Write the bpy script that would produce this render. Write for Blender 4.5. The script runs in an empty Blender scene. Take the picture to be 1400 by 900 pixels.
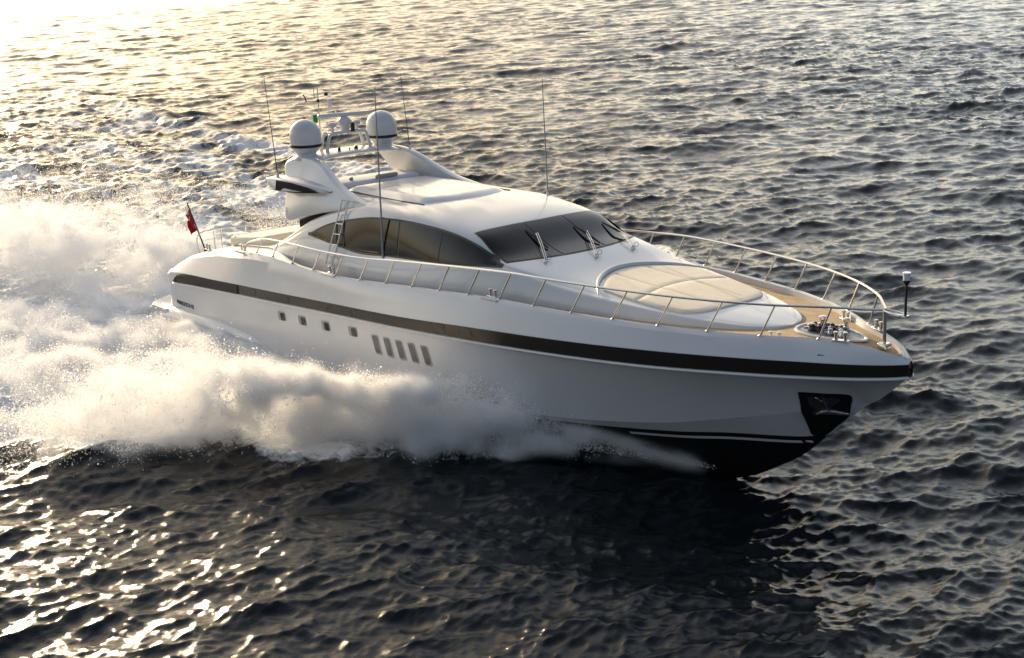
import bpy, math, random
import numpy as np
from mathutils import Matrix, Vector

sc = bpy.context.scene
col = sc.collection
rng = np.random.default_rng(7)
random.seed(7)

# ------------------------------------------------------------------ boat frame -> world
zc = np.array([.005, -.035, 1.]); zc /= np.linalg.norm(zc)
xc = np.array([1., 0, 0]) - zc*zc[0]; xc /= np.linalg.norm(xc)
yc = np.cross(zc, xc)
M3 = np.array([xc, yc, zc])
T3 = np.array([0, 0, 3.55525])
BOAT = Matrix([[*M3[0], T3[0]], [*M3[1], T3[1]], [*M3[2], T3[2]], [0, 0, 0, 1]])
def W(p): return np.asarray(p, float) @ M3.T + T3

# ------------------------------------------------------------------ camera
cam_d = bpy.data.cameras.new('camera'); cam = bpy.data.objects.new('camera', cam_d); col.objects.link(cam)
cam_d.sensor_width = 36; cam_d.lens = 36*1905.47/1400; cam_d.clip_start = .5; cam_d.clip_end = 20000
CR = np.array([[.62173678, .78065607, -.06339942], [.18538320, -.22532344, -.95648440], [-.76097073, .58292834, -.28481239]])
CP = np.array([15.66230408, -21.05693699, 12.14869142])
cam.matrix_world = Matrix([[CR[0, i], -CR[1, i], -CR[2, i], CP[i]] for i in range(3)] + [[0, 0, 0, 1]])
sc.camera = cam

# ------------------------------------------------------------------ light
SUN_EL = math.radians(13.0)
SUN_AZ = math.atan2(.205, -.978)                # direction towards the sun, from +X counter-clockwise
sun_dir = Vector((math.cos(SUN_EL)*math.cos(SUN_AZ), math.cos(SUN_EL)*math.sin(SUN_AZ), math.sin(SUN_EL)))
ld = bpy.data.lights.new('sun', 'SUN'); ld.energy = 5.0; ld.angle = math.radians(.6); ld.color = (1, .78, .50)
sun = bpy.data.objects.new('sun', ld); col.objects.link(sun)
sun.rotation_euler = sun_dir.to_track_quat('Z', 'Y').to_euler()
world = bpy.data.worlds.new('World'); sc.world = world; world.use_nodes = True
nt = world.node_tree; nt.nodes.clear()
sky = nt.nodes.new('ShaderNodeTexSky'); sky.sky_type = 'NISHITA'; sky.sun_disc = False
sky.sun_elevation = SUN_EL; sky.sun_rotation = math.pi/2 - SUN_AZ
sky.dust_density = 3.0; sky.air_density = 1.0; sky.ozone_density = 1.0
bg = nt.nodes.new('ShaderNodeBackground'); bg.inputs['Strength'].default_value = .15
wo = nt.nodes.new('ShaderNodeOutputWorld')
hs = nt.nodes.new('ShaderNodeHueSaturation'); hs.inputs['Saturation'].default_value = .62
# low haze: the sky is brighter towards the sun and dimmer away from it
wt_ = nt.nodes.new('ShaderNodeTexCoord'); dp = nt.nodes.new('ShaderNodeVectorMath'); dp.operation = 'DOT_PRODUCT'
dp.inputs[1].default_value = (math.cos(SUN_AZ), math.sin(SUN_AZ), .12)
gl = nt.nodes.new('ShaderNodeValToRGB'); gl.color_ramp.interpolation = 'EASE'
e_ = gl.color_ramp.elements; e_[0].position = .35; e_[0].color = (.64, .66, .73, 1); e_[1].position = .84; e_[1].color = (1.60, 1.56, 1.48, 1)
q_ = e_.new(1.0); q_.color = (.44, .40, .33, 1)
rm = nt.nodes.new('ShaderNodeMapRange'); rm.inputs[1].default_value = -1; rm.inputs[2].default_value = 1
gm = nt.nodes.new('ShaderNodeVectorMath'); gm.operation = 'MULTIPLY'
nt.links.new(wt_.outputs['Generated'], dp.inputs[0]); nt.links.new(dp.outputs['Value'], rm.inputs[0]); nt.links.new(rm.outputs[0], gl.inputs[0])
nt.links.new(sky.outputs[0], hs.inputs['Color']); nt.links.new(hs.outputs[0], gm.inputs[0]); nt.links.new(gl.outputs[0], gm.inputs[1])
nt.links.new(gm.outputs[0], bg.inputs[0]); nt.links.new(bg.outputs[0], wo.inputs[0])
vs = sc.view_settings
sc.display_settings.display_device = 'sRGB'
vs.view_transform = 'Standard'; vs.look = 'None'; vs.gamma = 1; vs.exposure = .62; vs.use_curve_mapping = False
sc.render.engine = 'CYCLES'
cy = sc.cycles
cy.max_bounces = 12; cy.diffuse_bounces = 6; cy.glossy_bounces = 4; cy.transmission_bounces = 4; cy.volume_bounces = 10
cy.sample_clamp_indirect = 4; cy.sample_clamp_direct = 0; cy.use_denoising = True
cy.caustics_reflective = False; cy.caustics_refractive = False

# ------------------------------------------------------------------ helpers
def mat(name, base, rough=.4, metal=0., coat=0., spec=.5, noise=0., nscale=3., bump=0., bscale=40., sub=0.):
    m = bpy.data.materials.new(name); m.use_nodes = True
    n = m.node_tree.nodes; l = m.node_tree.links; b = n['Principled BSDF']
    b.inputs['Base Color'].default_value = (*base, 1); b.inputs['Roughness'].default_value = rough
    b.inputs['Metallic'].default_value = metal; b.inputs['Coat Weight'].default_value = coat
    b.inputs['Coat Roughness'].default_value = .06; b.inputs['Specular IOR Level'].default_value = spec
    if noise or bump:
        tc = n.new('ShaderNodeTexCoord')
    if noise:
        t = n.new('ShaderNodeTexNoise'); t.inputs['Scale'].default_value = nscale; t.inputs['Detail'].default_value = 6
        r = n.new('ShaderNodeMapRange'); r.inputs[1].default_value = .3; r.inputs[2].default_value = .7
        r.inputs[3].default_value = 1-noise; r.inputs[4].default_value = 1
        mx = n.new('ShaderNodeMix'); mx.data_type = 'RGBA'; mx.blend_type = 'MULTIPLY'; mx.inputs[0].default_value = 1
        mx.inputs[6].default_value = (*base, 1)
        l.new(tc.outputs['Object'], t.inputs['Vector']); l.new(t.outputs[0], r.inputs[0]); l.new(r.outputs[0], mx.inputs[7])
        l.new(mx.outputs[2], b.inputs['Base Color'])
        r2 = n.new('ShaderNodeMapRange'); r2.inputs[3].default_value = rough*.8; r2.inputs[4].default_value = min(1, rough*1.25)
        l.new(t.outputs[0], r2.inputs[0]); l.new(r2.outputs[0], b.inputs['Roughness'])
    if bump:
        t2 = n.new('ShaderNodeTexNoise'); t2.inputs['Scale'].default_value = bscale; t2.inputs['Detail'].default_value = 4
        bp = n.new('ShaderNodeBump'); bp.inputs['Strength'].default_value = bump; bp.inputs['Distance'].default_value = .02
        l.new(tc.outputs['Object'], t2.inputs['Vector']); l.new(t2.outputs[0], bp.inputs['Height']); l.new(bp.outputs[0], b.inputs['Normal'])
    return m

MW = mat('white_gelcoat', (.62, .62, .63), .22, coat=.35, noise=.04, nscale=1.2)
MW2 = mat('white_plastic', (.7, .7, .69), .4, noise=.05, nscale=4)
MBLK = mat('black_antifouling', (.008, .008, .009), .55, spec=.25, noise=.2, nscale=5)
MBAND = mat('bronze_band', (.020, .015, .012), .2, spec=.3)
MGRILL = mat('black_grille', (.008, .008, .008), .6, spec=.2)
MSLAT = mat('grille_slat', (.014, .014, .014), .5, spec=.2)
MCHR = mat('stainless_steel', (.62, .6, .57), .18, metal=1.)
MGLASS = mat('tinted_glass', (.010, .009, .008), .05, spec=.25)
MGLASSB = mat('bronze_glass', (.009, .008, .006), .07, spec=.26)
MSEAL = mat('black_seal', (.006, .006, .006), .4)
MCUSH = mat('cream_cushion', (.90, .81, .66), .8, spec=.2, bump=.25, bscale=60, noise=.08, nscale=5)
MGREY = mat('grey_plastic', (.28, .28, .29), .4)
MDRK = mat('dark_fitting', (.02, .02, .02), .4)
MRUB = mat('black_rubber', (.01, .01, .01), .6)
MLENS = mat('lamp_lens', (.8, .82, .85), .1, coat=.5)
MALU = mat('aluminium', (.6, .6, .6), .35, metal=.8)
MRED = mat('red_bunting', (.42, .012, .02), .8, spec=.2, noise=.15, nscale=10)
MTEAK = bpy.data.materials.new('teak_planks'); MTEAK.use_nodes = True
def teak():
    n = MTEAK.node_tree.nodes; l = MTEAK.node_tree.links; b = n['Principled BSDF']
    tc = n.new('ShaderNodeTexCoord'); sp = n.new('ShaderNodeSeparateXYZ'); l.new(tc.outputs['Object'], sp.inputs[0])
    mu = n.new('ShaderNodeMath'); mu.operation = 'MULTIPLY'; mu.inputs[1].default_value = 1/.07
    fr = n.new('ShaderNodeMath'); fr.operation = 'FRACT'; lt = n.new('ShaderNodeMath'); lt.operation = 'LESS_THAN'; lt.inputs[1].default_value = .15
    l.new(sp.outputs['Y'], mu.inputs[0]); l.new(mu.outputs[0], fr.inputs[0]); l.new(fr.outputs[0], lt.inputs[0])
    mp = n.new('ShaderNodeMapping'); mp.inputs['Scale'].default_value = (1.5, 14, 14); l.new(tc.outputs['Object'], mp.inputs[0])
    ns = n.new('ShaderNodeTexNoise'); ns.inputs['Scale'].default_value = 2; ns.inputs['Detail'].default_value = 6; l.new(mp.outputs[0], ns.inputs['Vector'])
    cr = n.new('ShaderNodeValToRGB'); cr.color_ramp.elements[0].color = (.36, .25, .13, 1); cr.color_ramp.elements[1].color = (.60, .45, .27, 1)
    cr.color_ramp.elements[0].position = .3; cr.color_ramp.elements[1].position = .7
    l.new(ns.outputs[0], cr.inputs[0])
    mx = n.new('ShaderNodeMix'); mx.data_type = 'RGBA'; l.new(lt.outputs[0], mx.inputs[0]); l.new(cr.outputs[0], mx.inputs[6]); mx.inputs[7].default_value = (.08, .06, .04, 1)
    l.new(mx.outputs[2], b.inputs['Base Color']); b.inputs['Roughness'].default_value = .65
teak()

def obj(name, v, f, m, parent=None, smooth=True, angle=35, loc=None):
    me = bpy.data.meshes.new(name); me.from_pydata([tuple(map(float, p)) for p in v], [], f); me.validate()
    if smooth:
        me.polygons.foreach_set('use_smooth', [True]*len(me.polygons))
        me.set_sharp_from_angle(angle=math.radians(angle))
    for q in (m if isinstance(m, (list, tuple)) else [m]): me.materials.append(q)
    o = bpy.data.objects.new(name, me); col.objects.link(o)
    if parent is not None: o.parent = parent
    if loc is not None: o.location = loc
    return o
def pchip(keys):
    k = np.array(sorted(keys), float); x, y = k[:, 0], k[:, 1]
    h = np.diff(x); d = np.diff(y)/h; m = np.zeros(len(x))
    for i in range(1, len(x)-1):
        if d[i-1]*d[i] > 0:
            w1, w2 = 2*h[i]+h[i-1], h[i]+2*h[i-1]; m[i] = (w1+w2)/(w1/d[i-1]+w2/d[i])
    m[0], m[-1] = d[0], d[-1]
    def fn(q):
        q = np.clip(q, x[0], x[-1]); i = np.clip(np.searchsorted(x, q)-1, 0, len(h)-1)
        t = (q-x[i])/h[i]
        return (1+2*t)*(1-t)**2*y[i]+t*(1-t)**2*h[i]*m[i]+t*t*(3-2*t)*y[i+1]+t*t*(t-1)*h[i]*m[i+1]
    return fn
def catmull(P, n=6):
    P = np.asarray(P, float); Q = np.vstack([2*P[0]-P[1], P, 2*P[-1]-P[-2]]); out = []
    for i in range(1, len(Q)-2):
        for t in np.arange(n)/n:
            a, b, c, d = Q[i-1], Q[i], Q[i+1], Q[i+2]
            out.append(.5*((2*b)+(c-a)*t+(2*a-5*b+4*c-d)*t*t+(3*b-a-3*c+d)*t**3))
    out.append(P[-1]); return np.array(out)
def grid_faces(nu, nv, closed=False, off=0):
    f = []
    for i in range(nu-1):
        for j in range(nv if closed else nv-1):
            a = off+i*nv+j; b = off+i*nv+(j+1) % nv
            f.append((a, b, b+nv, a+nv))
    return f
def loft(rings, closed=True, cap=True, flip=False):
    rings = [np.asarray(r, float) for r in rings]; nv = len(rings[0]); v = np.vstack(rings)
    f = grid_faces(len(rings), nv, closed)
    if cap and closed:
        f.append(tuple(range(nv))[::-1]); o = (len(rings)-1)*nv; f.append(tuple(range(o, o+nv)))
    if flip: f = [tuple(q[::-1]) for q in f]
    return v, f
class MB:
    def __init__(s): s.v = []; s.f = []
    def add(s, v, f):
        o = len(s.v); s.v += [tuple(p) for p in v]; s.f += [tuple(i+o for i in q) for q in f]; return s
    def tube(s, path, r, n=8, cap=True):
        P = np.asarray(path, float); R = np.broadcast_to(np.asarray(r, float), (len(P),))
        d = np.gradient(P, axis=0); d /= np.linalg.norm(d, axis=1)[:, None]+1e-12
        up = np.array([0, 0, 1.]) if abs(d[0][2]) < .9 else np.array([1., 0, 0])
        rings = []
        for i in range(len(P)):
            a = np.cross(d[i], up); a /= np.linalg.norm(a)+1e-12; b = np.cross(a, d[i]); up = b
            an = np.linspace(0, 2*np.pi, n, endpoint=False)
            rings.append(P[i]+R[i]*(np.cos(an)[:, None]*a+np.sin(an)[:, None]*b))
        return s.add(*loft(rings, cap=cap))
    def lathe(s, c, prof, n=28, axis=None):
        c = np.asarray(c, float); an = np.linspace(0, 2*np.pi, n, endpoint=False)
        rings = [np.c_[r*np.cos(an), r*np.sin(an), np.full(n, z)] for r, z in prof]
        v, f = loft(rings)
        if axis is not None:
            q = np.array(Vector((0, 0, 1)).rotation_difference(Vector(axis)).to_matrix()); v = v @ q.T
        return s.add(v+c, f)
    def box(s, c, size, bev=.15, rz=0., n=3, pitch=0.):
        # rounded box, bev = absolute radius
        sx, sy, sz = np.asarray(size)/2; b = min(bev, sx*.99, sy*.99, sz*.99); rings = []
        an = np.linspace(0, np.pi/2, n+1)
        def outline(ix, iy, rr):
            o = []
            for q, (ax, ay) in enumerate(((1, 1), (-1, 1), (-1, -1), (1, -1))):
                for t in an:
                    th = t+q*np.pi/2; o.append((ax*(ix)+rr*np.cos(th), ay*(iy)+rr*np.sin(th)))
            return np.array(o)
        prof = [(b*(1-np.sin(t)), -sz+b*(1-np.cos(t))) for t in an] 
        prof = [(b*(1-np.sin(t)), -(sz-b)-b*np.cos(t)) for t in an]+[(b*(1-np.sin(t)), (sz-b)+b*np.cos(t)) for t in an[::-1]]
        for ins, z in prof:
            o = outline(sx-b, sy-b, max(b-ins, 1e-4)); rings.append(np.c_[o, np.full(len(o), z)])
        v, f = loft(rings)
        if pitch: v = v @ np.array([[math.cos(pitch), 0, math.sin(pitch)], [0, 1, 0], [-math.sin(pitch), 0, math.cos(pitch)]]).T
        if rz: v = v @ np.array([[math.cos(rz), -math.sin(rz), 0], [math.sin(rz), math.cos(rz), 0], [0, 0, 1]]).T
        return s.add(v+np.asarray(c, float), f)
    def build(s, name, m, parent=None, **k): return obj(name, s.v, s.f, m, parent, **k)
def empty(name, parent=None):
    o = bpy.data.objects.new(name, None); col.objects.link(o); o.empty_display_size = .3
    if parent is not None: o.parent = parent
    return o
def tag(o, label=None, cat=None, group=None, kind=None):
    if label: o['label'] = label
    if cat: o['category'] = cat
    if group: o['group'] = group
    if kind: o['kind'] = kind
    return o
def vnoise(P, seed, n=64):
    # periodic value noise, P (N, 3)
    g = np.random.default_rng(seed).random((n, n, n)).astype(np.float32)
    P = np.asarray(P, np.float32); i = np.floor(P).astype(np.int32); t = P-i; t = t*t*(3-2*t); i %= n; j = (i+1) % n
    def L(a, b, u): return a+(b-a)*u
    return L(L(L(g[i[:, 0], i[:, 1], i[:, 2]], g[j[:, 0], i[:, 1], i[:, 2]], t[:, 0]), L(g[i[:, 0], j[:, 1], i[:, 2]], g[j[:, 0], j[:, 1], i[:, 2]], t[:, 0]), t[:, 1]),
             L(L(g[i[:, 0], i[:, 1], j[:, 2]], g[j[:, 0], i[:, 1], j[:, 2]], t[:, 0]), L(g[i[:, 0], j[:, 1], j[:, 2]], g[j[:, 0], j[:, 1], j[:, 2]], t[:, 0]), t[:, 1]), t[:, 2])*2-1
def fbm(P, seed, oct=4, gain=.5):
    s = 0; a = 1; P = np.asarray(P, np.float32)
    for o in range(oct): s = s+a*vnoise(P*2**o+13.7*o, seed+o); a *= gain
    return s

# ================================================================== WATER
def ocean_tile(N, L, kmin, kmax, wind_ang, Lw, seed, spread=2.0):
    r = np.random.default_rng(seed)
    k1 = 2*np.pi*np.fft.fftfreq(N, L/N); kx, ky = np.meshgrid(k1, k1, indexing='ij'); k = np.hypot(kx, ky); k[0, 0] = 1
    cosf = (kx*math.cos(wind_ang)+ky*math.sin(wind_ang))/k
    S = np.exp(-1/(k*Lw)**2)/k**3.6*(np.abs(cosf)**spread+.06)*np.where(cosf < 0, .25, 1)
    S[(k < kmin) | (k > kmax)] = 0; S[0, 0] = 0
    A = np.sqrt(S)*(r.normal(size=(N, N))+1j*r.normal(size=(N, N)))
    h = np.fft.ifft2(A).real; dx = np.fft.ifft2(-1j*A*kx/k).real; dy = np.fft.ifft2(-1j*A*ky/k).real
    s = h.std(); return h/s, dx/s, dy/s
def sample_tile(T, L, x, y):
    N = T[0].shape[0]; u = (x/L*N) % N; v = (y/L*N) % N; i = u.astype(int); j = v.astype(int); a = u-i; b = v-j; i %= N; j %= N; i2 = (i+1) % N; j2 = (j+1) % N
    return [t[i, j]*(1-a)*(1-b)+t[i2, j]*a*(1-b)+t[i, j2]*(1-a)*b+t[i2, j2]*a*b for t in T]
WIND = math.atan2(-.55, .80)
yb_k = [(-140, 30), (-100, 24), (-50, 16.5), (-30, 14), (-17, 11.), (-13, 7.4), (-10, 4.9), (-8, 4.0), (-6, 3.0), (-4.2, .4), (-3.4, -1.5), (5, -3)]
yb = pchip(yb_k)
def foam_mask(x, y):
    # turbulent water inside the spreading wash on both sides of the hull and astern (boat runs along +x)
    P = np.c_[x*.35, y*.35, np.zeros_like(x)]
    edge = yb(x)+.9*fbm(P, 21, 3)*np.clip((-x-4)/8, 0, 1.6)
    d = edge-np.abs(y)-np.where(y < 0, .9, 0.)
    return d
def build_water():
    r = np.concatenate([np.geomspace(1, 11, 14)[:-1], np.exp(np.arange(math.log(11), math.log(260), .0026)), np.geomspace(262, 9000, 50)])
    dense = math.radians(50); c = math.atan2(CR[2][1], CR[2][0])
    a = np.concatenate([c-dense+np.linspace(0, 2*dense, 1150), c+dense+np.linspace(0, 2*np.pi-2*dense, 222)[1:-1]])
    R, A = np.meshgrid(r, a, indexing='ij')
    X = CP[0]+R*np.cos(A); Y = CP[1]+R*np.sin(A); x = X.ravel(); y = Y.ravel(); rr = R.ravel()
    ta = ocean_tile(1024, 131., 2*np.pi/26, 2*np.pi/1.2, WIND, .70, 3, 4.0)
    tl_ = ocean_tile(512, 311., 2*np.pi/40, 2*np.pi/5, WIND-.35, 1.5, 9, 3.0)
    tb = ocean_tile(1024, 37., 2*np.pi/1.2, 2*np.pi/.12, WIND+.3, .6, 5, 2.2)
    ha, xa, ya = sample_tile(ta, 131., x+20, y); hb, xb, yb_ = sample_tile(tb, 37., x, y)
    hl = sample_tile(tl_, 311., x, y)[0]; gust = .95+.42*fbm(np.c_[x*.035, y*.06, np.zeros_like(x)], 77, 3)
    fa = np.clip((900-rr)/700, 0, 1); fb = np.clip((330-rr)/250, 0, 1)
    AA, AB = .064, .030
    d = foam_mask(x, y)
    m = 1/(1+np.exp(-np.clip(d/.5, -30, 30)))                     # inside the wash
    hull = np.clip((x+27)/3, 0, 1)*np.clip((-2-x)/3, 0, 1)
    fb = fb*gust; fa = fa*(.75+.25*gust)
    z = AA*fa*ha*(1-.35*m)+AB*fb*hb+.075*np.clip((900-rr)/700, 0, 1)*hl
    X2 = x-.9*(AA*fa*xa+AB*fb*xb); Y2 = y-.9*(AA*fa*ya+AB*fb*yb_)
    near = (d > -3) & (x > -150) & (x < 10)
    P = np.c_[x[near], y[near], np.zeros(near.sum())]
    n1 = fbm(P*.33, 31, 5, .55); n2 = 1-2*np.abs(fbm(P*.8, 37, 3, .5)); n3 = fbm(P*2.6, 39, 3, .6)
    age = np.clip((-x[near]-4)/14, .15, 1)*np.clip((x[near]+150)/90, 0, 1)
    z[near] += m[near]*age*(.18*n1+.09*n2+.05*n3)
    z[near] += .32*np.exp(-(d[near]/1.1)**2)*age                  # ridge along the edge of the wash
    # trough the hull digs and the hollow behind the transom
    z -= .55*np.exp(-(y/3.4)**2)*np.clip((-x-8)/14, 0, 1)*np.clip((x+42)/12, 0, 1)
    v = np.c_[X2, Y2, z].astype(np.float32)
    nr, na = len(r), len(a); i, j = np.meshgrid(np.arange(nr-1), np.arange(na), indexing='ij'); j2 = (j+1) % na
    f = np.stack([i*na+j, (i+1)*na+j, (i+1)*na+j2, i*na+j2], -1).reshape(-1, 4).astype(np.int32)
    me = bpy.data.meshes.new('sea_water'); me.vertices.add(len(v)); me.vertices.foreach_set('co', v.ravel())
    me.loops.add(f.size); me.loops.foreach_set('vertex_index', f.ravel()); me.polygons.add(len(f))
    me.polygons.foreach_set('loop_start', np.arange(len(f), dtype=np.int32)*4)
    me.polygons.foreach_set('use_smooth', np.ones(len(f), bool)); me.update(calc_edges=True)
    fa_ = me.attributes.new('foam', 'FLOAT', 'POINT')
    fm = np.zeros(len(x), np.float32)
    dens = fbm(np.c_[x[near]*.16, y[near]*.6, np.zeros(near.sum())], 41, 5, .65)*np.clip((-x[near]-20)/15, .3, 1)
    fm[near] = np.clip(m[near]*np.clip((-x[near]-5)/8, 0, 1)*np.interp(x[near], [-170, -70, -42, -32], [.1, .55, .66, .9])*(.95+.55*dens)+.35*np.exp(-(d[near]/.9)**2)*np.clip((-x[near]-7)/5, 0, 1), 0, 1)
    fm = np.clip(fm+.5*np.exp(-((x+38)/13)**2-((y+3)/7)**2), 0, 1).astype(np.float32)     # boiling white astern of the transom
    fa_.data.foreach_set('value', fm)
    o = bpy.data.objects.new('sea_water', me); col.objects.link(o); o['kind'] = 'structure'
    mt = bpy.data.materials.new('sea_water'); mt.use_nodes = True; me.materials.append(mt)
    n = mt.node_tree.nodes; l = mt.node_tree.links; b = n['Principled BSDF']
    b.inputs['Base Color'].default_value = (.006, .009, .011, 1); b.inputs['Roughness'].default_value = .085; b.inputs['IOR'].default_value = 1.34
    geo = n.new('ShaderNodeNewGeometry'); mp = n.new('ShaderNodeMapping'); mp.inputs['Rotation'].default_value = (0, 0, -WIND); mp.inputs['Scale'].default_value = (1.7, .6, 1)
    l.new(geo.outputs['Position'], mp.inputs[0])
    t1 = n.new('ShaderNodeTexNoise'); t1.inputs['Scale'].default_value = 6.5; t1.inputs['Detail'].default_value = 7; t1.inputs['Roughness'].default_value = .68; t1.inputs['Distortion'].default_value = .4
    l.new(mp.outputs[0], t1.inputs['Vector'])
    bp = n.new('ShaderNodeBump'); bp.inputs['Strength'].default_value = .85; bp.inputs['Distance'].default_value = .013
    l.new(t1.outputs[0], bp.inputs['Height']); l.new(bp.outputs[0], b.inputs['Normal'])
    fo = n.new('ShaderNodeBsdfPrincipled'); fo.inputs['Base Color'].default_value = (.78, .78, .77, 1); fo.inputs['Roughness'].default_value = .8
    fo.inputs['Specular IOR Level'].default_value = .3
    at = n.new('ShaderNodeAttribute'); at.attribute_name = 'foam'
    t2 = n.new('ShaderNodeTexNoise'); t2.inputs['Scale'].default_value = 2.4; t2.inputs['Detail'].default_value = 10; t2.inputs['Roughness'].default_value = .68; t2.inputs['Distortion'].default_value = .8
    l.new(geo.outputs['Position'], t2.inputs['Vector'])
    ad = n.new('ShaderNodeMath'); ad.operation = 'MULTIPLY_ADD'; ad.inputs[1].default_value = 1.0; l.new(at.outputs['Fac'], ad.inputs[0]); 
    ad2 = n.new('ShaderNodeMath'); ad2.operation = 'SUBTRACT'; l.new(t2.outputs[0], ad2.inputs[0]); ad2.inputs[1].default_value = 1.0
    l.new(ad2.outputs[0], ad.inputs[2])
    mr = n.new('ShaderNodeMapRange'); mr.inputs[1].default_value = -.02; mr.inputs[2].default_value = .26; l.new(ad.outputs[0], mr.inputs[0])
    bp2 = n.new('ShaderNodeBump'); bp2.inputs['Strength'].default_value = 1; bp2.inputs['Distance'].default_value = .07; l.new(t2.outputs[0], bp2.inputs['Height']); l.new(bp2.outputs[0], fo.inputs['Normal'])
    mx = n.new('ShaderNodeMixShader'); l.new(mr.outputs[0], mx.inputs[0]); l.new(b.outputs[0], mx.inputs[1]); l.new(fo.outputs[0], mx.inputs[2])
    l.new(mx.outputs[0], n['Material Output'].inputs[0])
build_water()

# ================================================================== YACHT
yacht = empty('motor_yacht')
yacht.matrix_world = BOAT
tag(yacht, 'sleek white open motor yacht with dark stripe, planing to the right through spray', 'yacht')

# ---- hull lines
w_cap = pchip([(.32, .02), (.2, .2), (0, .36), (-.5, .58), (-1.12, .83), (-2.08, 1.40), (-3.11, 1.847), (-4.18, 2.184), (-5.27, 2.43), (-6.38, 2.62), (-7.49, 2.758), (-8.6, 2.846), (-9.72, 2.89),
               (-10.84, 2.93), (-11.96, 2.96), (-13.1, 2.99), (-14.2, 3.04), (-15.3, 3.08), (-16.44, 3.1), (-17.6, 3.1), (-18.7, 3.08), (-20, 3.02), (-22, 2.88), (-24, 2.8), (-25.4, 2.72), (-26.3, 2.62)])
z_cap = pchip([(.4, .06), (.2, .13), (0, .2), (-.5, .29), (-1.12, .336), (-2.08, .331), (-3.1, .321), (-4.18, .306), (-5.27, .289), (-6.4, .271), (-7.5, .256), (-8.6, .232), (-9.72, .163), (-10.84, .083), (-11.96, 0),
               (-13.1, -.089), (-14.2, -.169), (-15.3, -.215), (-16.44, -.231), (-17.6, -.215), (-18.7, -.20), (-20, -.26), (-21.2, -.41), (-22.5, -.56), (-23.7, -.80), (-25.05, -1.18), (-26.0, -1.62), (-26.5, -2.0)])
w_b = pchip([(.46, .05), (.3, .25), (0, .52), (-.5, .87), (-1.13, 1.22), (-2.1, 1.72), (-3.1, 2.12), (-4.2, 2.45), (-5.3, 2.68), (-6.4, 2.85), (-7.5, 2.98), (-9, 3.1), (-11, 3.17), (-14, 3.2), (-18, 3.2), (-22, 3.17), (-25, 3.08), (-26, 2.95), (-26.5, 2.8)])
z_bt = pchip([(.46, 0), (-1.35, -.03), (-2.4, -.06), (-3.92, -.13), (-6.13, -.27), (-9.13, -.47), (-12.34, -.74), (-15.45, -.94), (-18.44, -1.14), (-21.87, -1.37), (-25.55, -1.69), (-26.5, -2.06)])
z_bb = pchip([(.46, -.25), (-1.35, -.33), (-2.4, -.37), (-3.92, -.46), (-6.14, -.60), (-9.15, -.80), (-12.37, -1.03), (-15.49, -1.23), (-18.49, -1.44), (-21.93, -1.68), (-25.84, -2.06), (-26.5, -2.2)])
stem = pchip([(.457, -.25), (-.28, -.9), (-.53, -1.06), (-1.0, -1.50), (-1.55, -2.0), (-2.07, -2.48), (-2.85, -2.99), (-3.47, -3.34), (-5.5, -4.0), (-8, -4.3), (-26.5, -4.4)])
w_k = pchip([(.5, 0), (-.5, 0), (-.9, .33), (-1.5, .68), (-2.9, 1.2), (-4.7, 1.78), (-8, 2.6), (-11, 2.98), (-14, 3.08), (-18, 3.08), (-22, 3.02), (-26.5, 2.9)])
z_k = pchip([(.5, -.9), (-.5, -1.03), (-1.5, -1.25), (-2.9, -1.6), (-4.7, -2.0), (-8, -2.38), (-11, -2.57), (-14, -2.75), (-18, -3.05), (-22, -3.2), (-26.5, -3.4)])
w_l = pchip([(.5, 0), (-1.45, 0), (-1.9, .38), (-3.27, 1.0), (-4.3, 1.45), (-8, 2.48), (-11, 2.9), (-14, 3.0), (-26.5, 2.85)])
z_l = pchip([(.5, -1.85), (-1.45, -1.93), (-3.27, -2.06), (-4.3, -2.18), (-8, -2.5), (-11, -2.7), (-14, -2.88), (-18, -3.17), (-26.5, -3.5)])
bul = pchip([(.4, .12), (-8, .2), (-16, .2), (-18.3, .15), (-20, .02), (-26.5, .02)])
rnd = pchip([(.4, .07), (-17, .07), (-21, .45), (-26.5, .5)])
def hull_profile(x):
    wc, zcap, wb, zt, zb = w_cap(x), z_cap(x), w_b(x), z_bt(x), z_bb(x)
    zs = stem(x); wk, wl = w_k(x), w_l(x); zk, zl = max(z_k(x), zs), max(z_l(x), zs)
    wk = min(wk, wb); b = bul(x); r = rnd(x)
    if x > -.5: zk = max(zs, z_bb(x)-.02-(z_bb(x)-zs)*.98)
    wc = min(wc, wb*.97)
    fl = .07*np.clip((x+9)/9, 0, 1)                       # flare of the topsides forward
    pts = [(max(wc-r*2.2, 0), zcap-b-.03), (max(wc-r*2.0, 0), zcap-.01-.02*(r > .2)), (max(wc-r, 0), zcap+.012), (wc-.25*r, zcap-.01-.06*r), (wc+.18*(wb-wc)+.02*(x < -1), zcap-.16*(zcap-zt)-.1*r*(r > .2)),
           (wc+.55*(wb-wc)+.05*(wb-wc), zcap+.55*(zt-zcap)), (wb, zt), (wb, zb), (max(wb-.045, 0), zb-.03)]
    for t in (.25, .5, .75): pts.append((max(0, (wb-.05)*(1-t)+wk*t-fl*4*t*(1-t)*min(1, wb)), (zb-.03)*(1-t)+zk*t))
    pts += [(wk, zk), (wk*.5+wl*.5+(.0), zk*.5+zl*.5), (wl, zl), (wl*.5, (zl+zs)*.5-.05*min(1, wl)), (0, zs)]
    return np.array(pts)
HX = np.concatenate([np.linspace(.455, -2, 26), np.linspace(-2.2, -9, 30), np.linspace(-9.4, -22, 30), np.linspace(-22.3, -26.0, 16)])
NP = len(hull_profile(0.))
rings = []
for x in HX:
    p = hull_profile(x); rings.append(np.vstack([np.c_[np.full(NP, x), -p[:, 0], p[:, 1]], np.c_[np.full(NP, x), p[:, 0], p[:, 1]][::-1][1:]]))
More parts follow.
